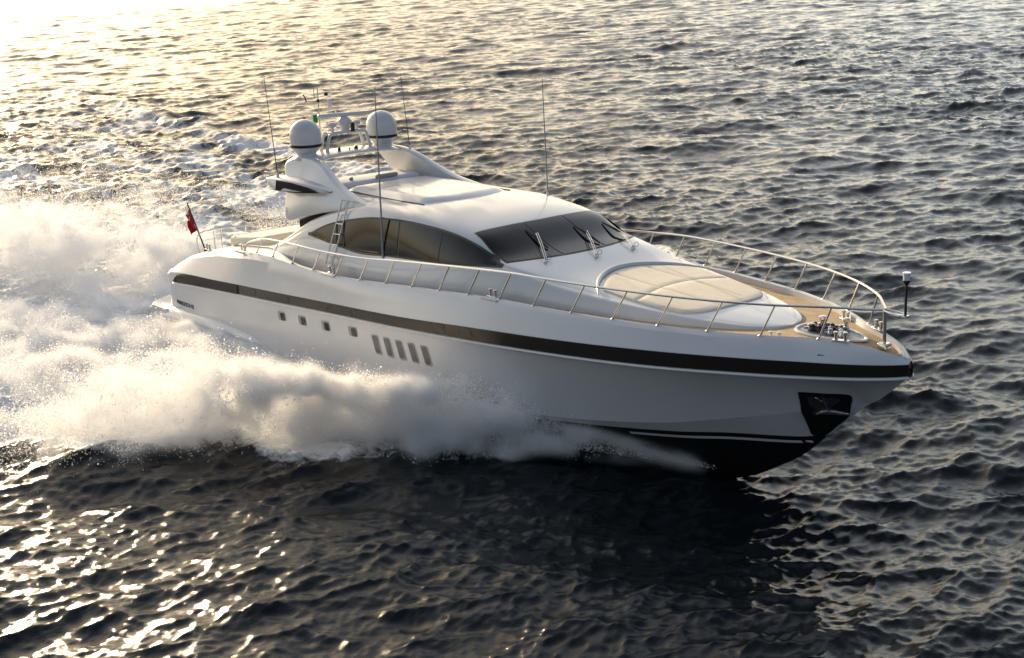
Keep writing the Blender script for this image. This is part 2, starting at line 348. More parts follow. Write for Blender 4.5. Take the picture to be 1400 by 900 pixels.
last = rings[-1]
for k, (dx, s_) in enumerate(((.16, .985), (.28, .955), (.36, .90))):
    q = last.copy(); c = np.array([-26-dx, 0, -2.4]); q[:, 0] = -26-dx; q[:, 1] *= s_; q[:, 2] = c[2]+(q[:, 2]-c[2])*(1-(1-s_)*.8); rings.append(q)
nv = 2*NP-1
hv = np.vstack(rings); hf = []; hm = []
for i in range(len(rings)-1):
    for j in range(nv-1):
        jj = j if j < NP-1 else nv-2-j
        hf.append((i*nv+j, i*nv+j+1, (i+1)*nv+j+1, (i+1)*nv+j)); hm.append(1 if jj >= NP-3 else 0)
o_ = (len(rings)-1)*nv; hf.append(tuple(range(o_, o_+nv))); hm.append(0)
hull = obj('hull', hv, hf, [MW, MBLK], yacht, angle=28)
hull.data.polygons.foreach_set('material_index', hm[:len(hull.data.polygons)])
hull.data.attributes.new('sharp_edge', 'BOOLEAN', 'EDGE') if 'sharp_edge' not in hull.data.attributes else None
for e in hull.data.edges:
    a_, b_ = e.vertices; ja, jb = a_ % nv, b_ % nv
    if ja == jb and min(ja, nv-1-ja) in (6, 7, 8, NP-5): e.use_edge_sharp = True
_hp = {}
def hull_y(x, z):
    p = hull_profile(x)[4:]; zz = p[:, 1][::-1]; return float(np.interp(z, zz, p[:, 0][::-1]))
def hull_patch(name, pts, m, parent=hull, off=.008, side=-1, n=10):
    # filled outline (x, z) lying on the hull side
    P = np.array(pts, float); c = P.mean(0); v = []; f = []; K = len(P)
    for k in range(n+1):
        t = k/n
        for q in P: xx, zz = c+(q-c)*t; v.append((xx, side*(hull_y(xx, zz)+off), zz))
    for k in range(n):
        for j in range(K): f.append((k*K+j, k*K+(j+1) % K, (k+1)*K+(j+1) % K, (k+1)*K+j))
    if side > 0: f = [q[::-1] for q in f]
    return obj(name, v, f, m, parent)
def rrect(cx, cz, w, h, r, slant=0., rise=0., n=4):
    o = []
    for q, (ax, az) in enumerate(((1, 1), (-1, 1), (-1, -1), (1, -1))):
        for t in np.linspace(0, math.pi/2, n+1):
            th = t+q*math.pi/2; px = ax*(w/2-r)+r*math.cos(th); pz = az*(h/2-r)+r*math.sin(th); o.append((cx+px+slant*pz, cz+pz+rise*px))
    return o
# ---- dark belt band with chrome strip, both sides
for s in (-1, 1):
    xs = np.concatenate([[.459], np.linspace(.44, -3, 30), np.linspace(-3.2, -25.5, 60)])
    v = []
    for x in xs:
        y = w_b(x)+.012; zt, zb = z_bt(x)-.015, z_bb(x)+.012
        if x < -24.6: k_ = min(1, (x+25.5)/.9+.001); zt = zb+(zt-zb)*math.sqrt(max(k_, .02))
        v += [(x, s*(y-.02), zt+.006), (x, s*y, zt), (x, s*y, (zt+zb)/2), (x, s*y, zb), (x, s*(y-.02), zb-.006)]
    obj('belt_band', v, [f_ if s < 0 else f_[::-1] for f_ in grid_faces(len(xs), 5)], MBAND, hull)
    MB().tube([(x, s*(w_b(x)+.012), z_bb(x)-.03) for x in xs], .028, 8).build('rub_rail', MCHR if False else MW2, hull)
    v = []
    for x in np.linspace(-25.3, -20.6, 24):
        k_ = math.sqrt(min(1, (x+25.5)/.9)); zt, zb = z_bt(x)-.03, z_bb(x)+.02; zt = zb+(zt-zb)*k_
        v += [(x, s*(w_b(x)+.016), zt), (x, s*(w_b(x)+.016), zb)]
    obj('grille_plate', v, [f_ if s < 0 else f_[::-1] for f_ in grid_faces(24, 2)], MGRILL, hull)
    # engine room grille at the after end of the band
    for k in range(6):
        t0 = .08+k*.145
        MB().tube([(x, s*(w_b(x)+.02), z_bb(x)+(z_bt(x)-z_bb(x))*t0*(1 if x > -24.8 else .9)) for x in np.linspace(-25.05, -20.7, 20)], .017, 6).build('grille_slat', MSLAT, hull)
# bronze glass windows and dark discs in the band
for (cx, cz) in ((-10.5, -.71), (-9.52, -.645)):
    hull_patch('band_window', rrect(cx, cz, .46, .2, .04, -.3, .07), MSEAL, off=.018)
for cx in (-19.6, -17.7, -15.6, -14.2):
    zz = (z_bt(cx)+z_bb(cx))/2; hull_patch('vent_disc', [(cx+.07*math.cos(t), zz+.09*math.sin(t)) for t in np.linspace(0, 2*math.pi, 14, endpoint=False)], MSEAL, off=.018)
# square portlights
for cx, cz in ((-18.23, -1.82), (-17.08, -1.74), (-15.83, -1.66), (-14.46, -1.56)):
    fr = hull_patch('porthole', rrect(cx, cz, .40, .26, .06, -.12, .07), MGREY, off=.010)
    hull_patch('pane', rrect(cx+.06, cz-.01, .22, .21, .05, -.12, .07), MGLASS, fr, off=.020)
for k in range(5):
    cx = -13.36+k*.535; cz = -1.70+k*.032
    fr = hull_patch('slot_window', rrect(cx, cz, .30, .50, .06, -.30, .07), MGREY, off=.008)
    hull_patch('pane', rrect(cx-.02, cz, .20, .42, .05, -.30, .07), mat('slot_glass', (.10, .10, .105), .25), fr, off=.016)
# boot stripe at the bow
for s in (-1, 1):
    xs = np.linspace(-1.75, -5.5, 16); v = []
    for x in xs:
        zl = z_l(x)
        for dz_ in (.11, .145, .18): v.append((x, s*(hull_y(x, zl-dz_)+.014), zl-dz_))
    obj('boot_stripe', v, [f_ if s < 0 else f_[::-1] for f_ in grid_faces(len(xs), 3)], MW2, hull)
# anchor pocket and anchor
pk = hull_patch('anchor_pocket', catmull([(-1.46, -.82), (-1.41, -.76), (-1.05, -.765), (-.74, -.77), (-.66, -.84), (-.74, -1.05), (-.90, -1.36), (-1.15, -1.60), (-1.5, -1.92), (-1.68, -1.93), (-1.66, -1.72), (-1.56, -1.26), (-1.46, -.82)], 3)[:-1], MGRILL, off=.02)
def pkp(x, z, o): return (x, -(hull_y(x, z)+o), z)
hull_patch('pocket_panel', rrect(-1.12, -1.10, .50, .46, .03, .16, -.02), mat('pocket_plate', (.07, .07, .072), .35, metal=.5), pk, off=.028)
an = MB(); an.tube([pkp(-1.07, -.86, .05), pkp(-1.08, -1.0, .07), pkp(-1.1, -1.22, .06)], [.035, .03, .035], 10)
an.tube([pkp(-1.32, -1.30, .05), pkp(-1.2, -1.23, .07), pkp(-1.1, -1.21, .08), pkp(-1.0, -1.23, .07), pkp(-.86, -1.29, .05)], [.02, .045, .05, .045, .02], 8)
an.tube([pkp(-1.2, -.87, .045), pkp(-1.08, -1.0, .055)], .012, 6); an.tube([pkp(-.93, -.87, .045), pkp(-1.07, -1.0, .055)], .012, 6)
an.build('anchor', MCHR, pk)
# hull name
tc_ = bpy.data.curves.new('hull_lettering', 'FONT'); tc_.body = 'MANGUSTA 92'; tc_.size = .19; tc_.extrude = .004
to_ = bpy.data.objects.new('tmp', tc_); col.objects.link(to_)
me_ = bpy.data.meshes.new_from_object(to_.evaluated_get(bpy.context.evaluated_depsgraph_get())); bpy.data.objects.remove(to_)
lv = np.array([v.co[:] for v in me_.vertices]); sx_ = 1.33/lv[:, 0].max()
for i, v in enumerate(me_.vertices):
    x = -25.5+lv[i, 0]*sx_; z = -2.73+lv[i, 1]*1.05+(x+25.5)*.03; v.co = (x, -(hull_y(x, z)+.012+lv[i, 2]), z)
me_.materials.clear(); me_.materials.append(MSEAL)
lo_ = bpy.data.objects.new('hull_lettering', me_); col.objects.link(lo_); lo_.parent = hull

# ---- swim platform: rounded sponson running forward along the quarter
def plat_ring(x, y0, y1, zt, zb):
    # section in the (y, z) plane at x, from y0 (inboard) to y1 (outboard)
    h = (zt-zb)/2; zm = (zt+zb)/2; r = min(h, abs(y1-y0)/2); s = 1 if y1 > y0 else -1
    return [(x, y0, zb), (x, y0, zt)]+[(x, y1-s*r+s*r*math.sin(t), zm+h*math.cos(t)) for t in np.linspace(0, math.pi, 11)]
px = [-19.55, -19.8, -20.3, -21, -22, -23.5, -25, -26.5, -27.4]
ptop = pchip([(-19.5, -2.93), (-20.1, -2.80), (-22.5, -2.70), (-25.5, -2.88), (-27.8, -3.02)])
pbot = pchip([(-19.5, -2.99), (-20, -3.13), (-21, -3.28), (-24.5, -3.60), (-28, -3.80)])
pout = pchip([(-19.5, 3.06), (-20.5, 3.17), (-23, 3.26), (-26.5, 3.22), (-27.4, 3.1)])
for s in (-1,):
    pass
rp = []
for x in np.linspace(-19.55, -27.2, 24): rp.append((x, pout(x), ptop(x), pbot(x)))
mb = MB()
for s in (-1, 1):
    R_ = [plat_ring(x, s*2.3, s*yo, zt, zb) for x, yo, zt, zb in rp]
    v, f = loft(R_, flip=(s > 0)); mb.add(v, f)
# after part across the stern, rounded in plan
R_ = []
for t in np.linspace(-1, 1, 41):
    y = t*3.18; xo = -28.35+.95*abs(t)**4+.1*t*t
    if abs(t) > .97: xo = -27.2
    zt, zb = -2.98, -3.72; h = (zt-zb)/2; zm = (zt+zb)/2; r = .3
    R_.append([(-26.0, y, zb), (-26.0, y, zt)]+[(xo+r-r*math.sin(q), y, zm+h*math.cos(q)) for q in np.linspace(0, math.pi, 11)])
mb.add(*loft(R_))
mb.build('swim_platform', MW, yacht, angle=40)

# ---- decks
xs = np.concatenate([np.linspace(.1, -3, 24), np.linspace(-3.3, -18.9, 44)]); v = []
for x in xs:
    w = max(min(w_cap(x), w_b(x)*.97)-.13, .01); zd = z_cap(x)-bul(x)*.82
    v += [(x, y*w, zd) for y in np.linspace(-1, 1, 9)]
obj('foredeck', v, grid_faces(len(xs), 9), MTEAK, yacht)
xs = np.linspace(-18.6, -26.0, 26); v = []
for x in xs:
    w = w_cap(x)-rnd(x)*2.0; zd = z_cap(x)-bul(x)*.8+.005
    v += [(x, y*(w+.02), zd+.0) for y in np.linspace(-1, 1, 9)]
obj('aft_deck', v, grid_faces(len(xs), 9), MW2, yacht)
mb = MB(); mb.box((-22.6, 0, -.50), (2.3, 3.6, .34), .12, pitch=-.12); mb.build('aft_sunpad', MCUSH, yacht)

# ---- superstructure body
SB = pchip([(-2.42, .04), (-2.46, .25), (-2.6, .52), (-2.9, .82), (-3.3, 1.06), (-4, 1.36), (-5, 1.64), (-6.4, 1.92), (-8, 2.18), (-9.3, 2.38), (-11, 2.55), (-13, 2.64), (-16, 2.68), (-18, 2.64), (-19.7, 2.55)])
def keyed(l): return [pchip([(k[0], k[i]) for k in l]) for i in range(1, len(l[0]))]
SK = keyed([  # x, z1, y2, z2, y3, z3, y4, z4, y5, z5, z6   (y as a fraction of the base half width)
    (-2.42, .20, .93, .225, .75, .235, .55, .24, .3, .24, .24),
    (-3.0, .21, .93, .255, .75, .285, .55, .30, .3, .31, .31),
    (-5.0, .27, .93, .36, .75, .42, .55, .45, .3, .47, .47),
    (-7.4, .37, .93, .51, .80, .58, .60, .61, .3, .62, .62),
    (-8.6, .43, .93, .64, .85, .75, .65, .80, .35, .83, .84),
    (-9.3, .45, .925, .70, .855, .835, .63, .92, .33, .985, 1.0),
    (-10.5, .42, .925, .68, .86, 1.04, .755, 1.31, .40, 1.43, 1.46),
    (-11.6, .32, .92, .60, .85, 1.24, .745, 1.47, .43, 1.585, 1.62),
    (-13.0, .2, .90, .50, .835, 1.36, .735, 1.57, .42, 1.665, 1.69),
    (-15.0, .1, .89, .36, .83, 1.24, .73, 1.55, .41, 1.60, 1.61),
    (-16.3, .08, .90, .36, .84, 1.02, .735, 1.32, .40, 1.36, 1.36),
    (-17.8, .02, .92, .26, .88, .62, .80, .84, .42, .80, .78),
    (-19.0, -.12, .94, -.03, .91, .12, .85, .22, .5, .1, .05),
    (-19.7, -.25, .95, -.2, .92, -.12, .86, -.08, .5, -.2, -.2)])
def sup_profile(x, n=7):
    b = SB(x); z0 = z_cap(x)-.24
    z1, f2, z2, f3, z3, f4, z4, f5, z5, z6 = [float(k(x)) for k in SK]
    P = np.array([(b, z0), (b*.985, z0*.4+z1*.6), (b*.962, z1), (b*f2, z2), (b*(f2+f3)/2+.012, (z2+z3)/2), (b*f3, z3), (b*f4, z4), (b*f5, z5), (0, z6)])
    P2 = np.vstack([P, [(-b*f5, z5)]]); q = catmull(P2, n)[:8*n+1]; q[-1, 0] = 0
    return q
SX = np.concatenate([[-2.42, -2.435, -2.46, -2.5, -2.56], np.linspace(-2.65, -8, 40), np.linspace(-8.1, -12, 44), np.linspace(-12.2, -19.7, 46)])
rings = []
for x in SX:
    q = sup_profile(x); a = np.c_[np.full(len(q), x), -q[:, 0], q[:, 1]]; b2 = a[::-1][1:].copy(); b2[:, 1] *= -1; rings.append(np.vstack([a, b2]))
v, f = loft(rings, closed=False)
f.append(tuple(range(len(rings[0])))[::-1]); o_ = (len(rings)-1)*len(rings[0]); f.append(tuple(range(o_, o_+len(rings[0]))))
cabin = obj('cabin', v, f, MW, yacht, angle=50)
def sup_y(x, z):
    q = sup_profile(x); k = np.argmax(q[:, 1] > q[:, 1].max()-.02) if False else len(q)
    i = np.argsort(q[:, 1][:int(len(q)*.86)]); return float(np.interp(z, q[:, 1][i], q[:, 0][i]))
def sup_z(x, y):
    q = sup_profile(x)[::-1]; return float(np.interp(abs(y), q[:, 0], q[:, 1]))
def side_patch(name, x0, x1, top, bot, m, off, s, parent=cabin, nx=40, nz=10):
    v = []
    for x in np.linspace(x0, x1, nx):
        a, b = float(bot(x)), float(top(x)); b = max(b, a+.002)
        for t in np.linspace(0, 1, nz):
            z = a+(b-a)*t; g_ = float(np.clip((wt(x)-wbt(x))/.25, 0, 1)); tt = float(np.clip((z-wbt(x))/max(wt(x)-wbt(x), .05), 0, 1))
            y = (float(np.dot(basis(x, tt), CF_))+WOFF)*g_+sup_y(x, z)*(1-g_); v.append((x, s*(max(y, sup_y(x, z))+off), z))
    f = grid_faces(nx, nz); f = f if s < 0 else [q[::-1] for q in f]
    return obj(name, v, [q[::-1] for q in f] if x1 < x0 else f, m, parent)
wt = pchip([(-17.6, .50), (-16.6, .88), (-15.5, 1.13), (-14.6, 1.28), (-13.8, 1.35), (-12.9, 1.385), (-11.9, 1.36), (-11.1, 1.29), (-10.3, 1.13), (-9.75, .95), (-9.35, .79)])
wbt = pchip([(-17.6, .48), (-16.6, .42), (-15.7, .355), (-15.2, .33), (-13.6, .45), (-11.5, .60), (-10.3, .70), (-9.35, .775)])
XS = np.linspace(-16.9, -9.8, 30)
SMP = [(x, t, sup_y(x, float(wbt(x)+(wt(x)-wbt(x))*t))) for x in np.linspace(-17.2, -9.6, 50) for t in np.linspace(0, 1, 9)]
def basis(x, t): u = (x+13.4)/4; return [u**i*t**j for i in range(5) for j in range(3)]
CF_ = np.linalg.lstsq(np.array([basis(x, t) for x, t, y in SMP]), np.array([y for x, t, y in SMP]), rcond=None)[0]
WOFF = max(y-float(np.dot(basis(x, t), CF_)) for x, t, y in SMP if -17 < x < -9.8)
for s in (-1, 1):
    sl = side_patch('window_seal', -17.7, -9.27, lambda x: wt(x)+.03, lambda x: wbt(x)-.03, MSEAL, .006, s, nx=60)
    side_patch('side_window', -17.45, -15.9, lambda x: wt(x)-.02, lambda x: wbt(x)+.03+.30*np.clip((-15.9-x)/.9, 0, 1)*.0, MGLASSB, .014, s)
    side_patch('side_window', -15.80, -13.3, lambda x: wt(x)-.02, lambda x: wbt(x)+.025, MGLASSB, .014, s)
    side_patch('side_window', -13.22, -11.5, lambda x: wt(x)-.02, lambda x: wbt(x)+.025, MGLASSB, .014, s)
    side_patch('side_window', -11.46, -9.5, lambda x: wt(x)-.02, lambda x: wbt(x)+.025, MGLASSB, .014, s)
# windscreen
def ws_patch(name, y0, y1, q0, q1, m, off, parent=cabin, ny=30, nq=12):
    v = []
    for y in np.linspace(y0, y1, ny):
        k = abs(y)/2.0; xb = -8.80-.50*k**2.4; xt = -10.36-.24*k**2
        for q in np.linspace(q0, q1, nq):
            x = xb+(xt-xb)*q; yy = y*(1-.06*q); z = sup_z(x, yy); e = .03
            gx = (sup_z(x+e, yy)-sup_z(x-e, yy))/(2*e); gy = (sup_z(x, yy+e)-sup_z(x, yy-e))/(2*e); nn = math.sqrt(1+gx*gx+gy*gy)
            v.append((x-off*gx/nn, yy-off*gy/nn, z+off/nn))
    return obj(name, v, [q[::-1] for q in grid_faces(ny, nq)], m, parent)
ws_patch('windscreen_seal', -2.02, 2.02, -.03, 1.04, MSEAL, .006)
for a, b in ((-1.97, -.69), (-.63, .63), (.69, 1.97)): ws_patch('windscreen', a, b, .0, 1.0, MGLASS, .014)
# wipers
def surf(x, y, o=0.): return np.array([x, y, sup_z(x, y)+o])
for y, bx, e_, t_, l_ in ((-1.29, -8.72, (-9.78, -.67), (-10.06, -.78), (-9.23, -.80)), (-.03, -8.38, (-9.51, .66), (-9.86, .57), (-8.95, .60)), (1.19, -8.42, (-9.36, 1.58), (-9.9, 1.55), (-8.98, 1.58))):
    b0 = surf(bx, y, .06)
    wp = MB().lathe(b0-[0, 0, .08], [(.055, 0), (.055, .06), (.03, .1)], 10).build('wiper', MCHR, cabin)
    e = surf(*e_, .10)
    for d in (-.028, .028): MB().tube([b0+[0, d, .02], (b0+e)/2+[0, d, .06], e+[0, d, 0]], .012, 6).build('wiper_arm', MCHR, wp)
    p_, q_ = surf(*t_, .045), surf(*l_, .045); MB().tube([p_, (p_+q_)/2+[0, 0, .03], q_], [.018, .032, .018], 6).build('wiper_blade', MRUB, wp)
    a_ = np.linspace(0, 2*math.pi, 14); MB().tube([b0+[.05*0, .11+.07*math.cos(t), .03+.06*math.sin(t)] for t in a_], .006, 5).build('hose_loop', MDRK, wp)
# sun pad on the coachroof
def pad(u0, u1, w0, w1):
    n = 18; v = []; 
    top = []
    for i in range(n+1):
        for j in range(n+1):
            u = u0+(u1-u0)*i/n; t = w0+(w1-w0)*j/n          # u: 0 rear .. 1 front, t: -1..1 across
            hw = 1.44*(1-.16*u**3); xr = -7.42+.85*t*t; xf = -3.95-.12*t*t-.30*abs(t)**6
            x = xr+(xf-xr)*u; y = t*hw
            d = min(i, n-i, j, n-j)/n; h = .035+.018*(1-math.exp(-d*30))
            top.append((x, y, sup_z(x, y)+h))
    v = top+[(p[0], p[1], sup_z(p[0], p[1])-.02) for p in top]; K = (n+1)**2
    f = grid_faces(n+1, n+1)
    edge = [i*(n+1) for i in range(n+1)]+[n*(n+1)+j for j in range(1, n+1)]+[i*(n+1)+n for i in range(n-1, -1, -1)]+[j for j in range(n-1, 0, -1)]
    for a, b in zip(edge, edge[1:]+edge[:1]): f.append((a, b, b+K, a+K))
    return v, f
sp = empty('sunpad', yacht)
for (a, b) in ((0, .46), (.468, 1)):
    for (c, d) in ((-1, -.345), (-.335, .335), (.345, 1)):
        v, f = pad(a, b, c, d); obj('cushion', v, f, MCUSH, sp, angle=60)
t_ = np.linspace(-1.12, 1.12, 33)
MB().tube([(-7.56+.86*t*t, t*1.50, sup_z(-7.56+.86*t*t, t*1.5)+.035) for t in t_], [.012+.05*max(0, 1-abs(t/1.12)**3) for t in t_], 12).build('headrest', MW, sp)

# raised sliding roof panel
v = []; xs = np.linspace(-17.2, -13.0, 26); nY = 15
for x in xs:
    for t in np.linspace(-1, 1, nY):
        y = t*1.36; xx = x if x < -15 else x-.55*t*t*(x+15)/2
        e = min((x+17.25)/.3, (-12.98-x)/.45, 1, (1-abs(t))/.12); e = max(e, 0)
        zb = 1.60+.03*(1-t*t)+.035*np.clip((x+17.2)/3, 0, 1)
        v.append((xx, y, zb+.12*math.sin(e*math.pi/2)))
obj('sunroof_panel', v, grid_faces(len(xs), nY), MW, cabin, angle=60)
for s in (-1, 1): MB().tube([(x, s*1.40, sup_z(x, 1.40)+.012 if x > -14.6 else 1.625) for x in np.linspace(-17.0, -13.4, 20)], .014, 6).build('roof_seam', MSEAL, cabin)
# hardtop overhang aft
R_ = []
for x in np.linspace(-14.4, -19.1, 20):
    k = (x+14.4)/-4.7; hw = 1.96-.1*k; zt = 1.56-.10*k; R_.append([(x, hw*math.copysign(abs(math.cos(q))**.5, math.cos(q)), zt-.07+.09*math.copysign(abs(math.sin(q))**.7, math.sin(q))+.08*(1-math.cos(q)**2)*(1 if math.sin(q) > 0 else .6)) for q in np.linspace(0, 2*math.pi, 40, endpoint=False)])
obj('hardtop', *loft(R_), MW, cabin, angle=50)
mb = MB(); mb.box((-18.2, 0, 1.60), (1.1, 2.9, .26), .1); mb.build('roof_locker', MW2, cabin)
mb = MB(); mb.box((-17.7, .3, 1.78), (.16, .7, .1), .03); mb.build('roof_hatch', MGREY, cabin); MB().box((-18.0, -.7, 1.76), (.1, .1, .12), .03).build('roof_vent', MGREY, cabin)

# ---- radar arch
arch = empty('radar_arch', yacht)
def blade(s):
    # outline in (x, z); y follows the inward lean
    O = catmull([(-15.0, 1.50), (-15.9, 1.62), (-16.6, 1.76), (-17.3, 2.0), (-18.0, 2.28), (-18.7, 2.40), (-19.5, 2.36), (-19.95, 2.16), (-19.75, 1.85), (-19.5, 1.5), (-19.25, 1.05), (-18.98, .66),
                 (-18.3, .83), (-17.4, 1.05), (-16.5, 1.22), (-15.7, 1.36), (-15.0, 1.50)], 4)[:-1]
    c = O.mean(0)
    def yc(z): return 2.02-.52*np.clip((z-1.2)/1.2, -.3, 1.1)**1.0
    rings = []
    for d, th in ((-.5, .80), (-.46, .9), (-.3, .98), (0, 1.0), (.3, .98), (.46, .9), (.5, .80)):
        tk = .26
        rings.append([(c[0]+(p[0]-c[0])*th if False else p[0]+(c[0]-p[0])*(1-th)*.35, s*(yc(p[1])+d*tk), p[1]+(c[1]-p[1])*(1-th)*.35) for p in O])
    return loft(rings, flip=(s > 0))
for s in (-1, 1): obj('arch_leg', *blade(s), MW, arch, angle=50)
# crossbar
R_ = []
for t in np.linspace(-1, 1, 31):
    y = 1.50*t; zz = 2.30+.09*(1-t*t); ch = .62+.08*t*t; xm = -19.2+.0*t; R_.append([(xm+ch*math.cos(q)+.2*(1-t*t)*0, y, zz+.085*math.sin(q)) for q in np.linspace(0, 2*math.pi, 24, endpoint=False)])
obj('crossbar', *loft(R_), MW, arch, angle=50)
# side pods with dark vents
for s in (-1, 1):
    R_ = []
    for x, yi, yo, zt, zb in ((-17.0, 1.93, 2.00, 1.68, 1.64), (-17.5, 1.93, 2.11, 1.76, 1.59), (-18.2, 1.88, 2.24, 1.82, 1.53), (-19.0, 1.85, 2.33, 1.85, 1.48), (-19.5, 1.85, 2.33, 1.84, 1.49), (-19.9, 1.85, 2.32, 1.82, 1.62), (-20.05, 1.85, 2.3, 1.81, 1.77)):
        R_.append([(x, s*yi, zb), (x, s*(yo-.05), zb), (x, s*yo, zb+.03), (x, s*yo, zt-.03), (x, s*(yo-.03), zt), (x, s*yi, zt+.03)])
    pod = obj('side_pod', *loft(R_, flip=(s < 0)), MW, arch, angle=45)
    yv = lambda x: np.interp(-x, [16.9, 17.4, 18.2, 19, 19.9], [2.02, 2.15, 2.27, 2.33, 2.32])+.03
    V_ = [(-19.35, 1.815), (-19.45, 1.51), (-18.3, 1.545), (-17.3, 1.63), (-17.8, 1.745), (-18.6, 1.815)]
    obj('pod_vent', [(x, s*yv(x), z) for x, z in V_], [tuple(range(6)) if s < 0 else tuple(range(6))[::-1]], MGRILL, pod, smooth=False)
# solid black filler, coloured as the shade in the gap under the arch leg
for s in (-1, 1):
    R_ = []
    for x, z, r in ((-14.9, 1.42, .01), (-15.6, 1.33, .05), (-16.5, 1.17, .09), (-17.5, .95, .13), (-18.3, .72, .17), (-18.75, .58, .17)):
        R_.append([(x, s*(1.98+.07*math.cos(q)+.0), z+r*math.sin(q)) for q in np.linspace(0, 2*math.pi, 12, endpoint=False)])
    obj('gap_shade_filler', *loft(R_, flip=(s > 0)), MGRILL, cabin)
# satcom domes
for s in (-1, 1):
    c = (-19.35, s*1.30, 2.36); R0 = .455
    dm = MB().lathe(c, [(.44, -.03), (.36, .02), (.28, .05), (.27, .08), (R0-.02, .285)], 36).build('satellite_dome', MW2, arch, angle=50)
    MB().lathe(c, [(R0-.01, .285), (R0+.006, .295), (R0+.006, .365), (R0-.01, .375)], 36).build('dome_ring', MSEAL, dm)
    MB().lathe(c, [(R0, .372), (R0-.003, .62)]+[((R0-.005)*math.cos(t), .64+(R0-.03)*math.sin(t)) for t in np.linspace(.05, math.pi/2-.01, 12)], 36).build('dome_cover', MW, dm, angle=60)
# mast frame, radar scanner, small domes, mast
mf = MB()
for x in (-19.15, -19.5):
    mf.tube(catmull([(x, -.74, 2.36), (x, -.70, 2.60), (x, -.62, 2.86), (x, -.50, 2.93), (x, 0, 2.95), (x, .50, 2.93), (x, .62, 2.86), (x, .70, 2.60), (x, .76, 2.36)], 4), .05, 8)
mf.box((-19.33, 0, 2.945), (.42, 1.06, .06), .025)
mast = mf.build('mast_frame', MW2, arch)
rd = MB().lathe((-19.3, .0, 2.97), [(.14, 0), (.14, .14), (.19, .2), (.19, .32), (.1, .4), (.07, .42)], 20).build('radar_pedestal', MW2, mast)
MB().box((-19.3, 0, 3.44), (.16, 1.58, .11), .04, rz=-.25).build('radar_scanner', MGREY if False else MW2, rd)
for y in (-.42, .40):
    MB().lathe((-19.3, y, 2.97), [(.05, 0), (.05, .14), (.12, .15), (.13, .2), (.11, .26), (.05, .28)], 16).build('gps_antenna', MW2, mast)
MB().lathe((-19.05, .12, 2.96), [(.06, 0), (.06, .22), (.03, .26)], 12).build('camera_light', MDRK, mast)
pole = MB().tube([(-19.75, -.56, 2.3), (-19.75, -.56, 4.25)], [.022, .016], 8)
pole.tube([(-19.75, -.56, 3.3), (-19.75, .0, 3.3)], .014, 6); pole.tube([(-19.75, -.0, 3.3), (-19.75, .0, 3.55)], .03, 8)
pole = pole.build('signal_mast', MALU, arch)
wv = MB().tube([(-19.75, -.72, 3.86), (-19.75, -1.02, 3.86)], .01, 6); wv.tube([(-19.75, -.95, 3.86), (-19.75, -.98, 3.98), (-19.75, -1.05, 4.08)], .022, 6); wv.tube([(-19.75, -.56, 3.86), (-19.75, -.72, 3.86)], .01, 6); wv.build('wind_vane', MDRK, pole)
MB().lathe((-19.75, -.56, 3.82), [(.04, 0), (.04, .08)], 10).build('mast_light', MDRK, pole)
MB().tube([(-19.75, -.68, 3.95), (-19.75, -.68, 4.25)], .012, 6).build('whip', MALU, pole)
lp = MB().tube([(-19.75, -.18, 3.55), (-19.75, -.18, 3.88)], [.06, .05], 10).build('lamp_tube', MW2, pole)
MB().lathe((-19.75, -.28, 3.98), [(.05, 0), (.06, .05), (.04, .1)], 10).build('mast_light', MDRK, pole)
for y, r_, h_ in ((-.45, .045, .18), (-.1, .02, .14), (.12, .06, .16)):
    MB().lathe((-18.95, y, 2.36), [(r_*.6, 0), (r_, h_*.5), (r_, h_), (r_*.4, h_*1.2)], 10).build('horn_fitting', MDRK, arch)

# ---- whip antennas
for pts, r in (([(-13.92, -2.42, .17), (-13.93, -2.38, 1.5), (-13.90, -2.35, 4.67)], (.028, .024, .011)), ([(-12.43, 1.9, 1.5), (-12.51, 1.9, 4.61)], (.02, .009)),
               ([(-19.6, -2.15, 1.85), (-20.02, -2.1, 4.62)], (.015, .008)), ([(-18.35, 1.6, 2.3), (-18.64, 1.6, 4.52)], (.013, .006))):
    a = MB().tube(pts, r, 8).build('whip_antenna', MGREY if r[0] > .015 else MDRK, yacht)
    MB().lathe(np.array(pts[0])-[0, 0, .03], [(.05, 0), (.045, .1), (.025, .16)], 10).build('antenna_base', MALU, a)
MB().tube([(-13.92, -2.36, 1.40), (-13.2, -2.24, 1.38), (-13.1, -2.2, 1.34)], .010, 6).build('antenna_bracket', MDRK, yacht)

# ---- rails
def stan(i, s):  # foot position by running index along the cap
    return 0
FEET = [-2.1, -3.11, -4.18, -5.27, -6.38, -7.49, -8.6, -9.72, -10.84, -11.96, -13.08, -14.2, -15.32, -16.44, -17.56, -18.68, -19.7]
def rail_top(x, s):
    return (x+np.interp(-x, [1.1, 2.1, 3.2, 5, 12, 20], [.24, .32, .37, .40, .40, .3]), s*max(min(w_cap(x), w_b(x)*.97)-.12, .05), z_cap(x)+np.interp(-x, [0, 9, 13, 17, 20], [.66, .66, .63, .55, .42]))
for s in (-1, 1):
    path = [(-.18, s*.02, .94), (-.24, s*.10, .945), (-.42, s*.28, .955)]+[rail_top(x, s) for x in [-1.15]+FEET]
    path.append((-20.25, s*2.95, z_cap(-20.3)+.25)); path.append((-20.45, s*2.96, z_cap(-20.45)+.02))
    rl = MB().tube(catmull(path, 5), .024, 8).build('handrail', MCHR, yacht)
    for x in ([-1.12] if True else [])+FEET:
        ft = np.array([x, s*(min(w_cap(x), w_b(x)*.97)-.06), z_cap(x)])
        tp = np.array(rail_top(x, s)); st = MB().tube([ft, tp], .019, 8); st.lathe(ft-[0, 0, .005], [(.045, 0), (.04, .015), (.022, .03)], 10); st.build('stanchion', MCHR, rl)
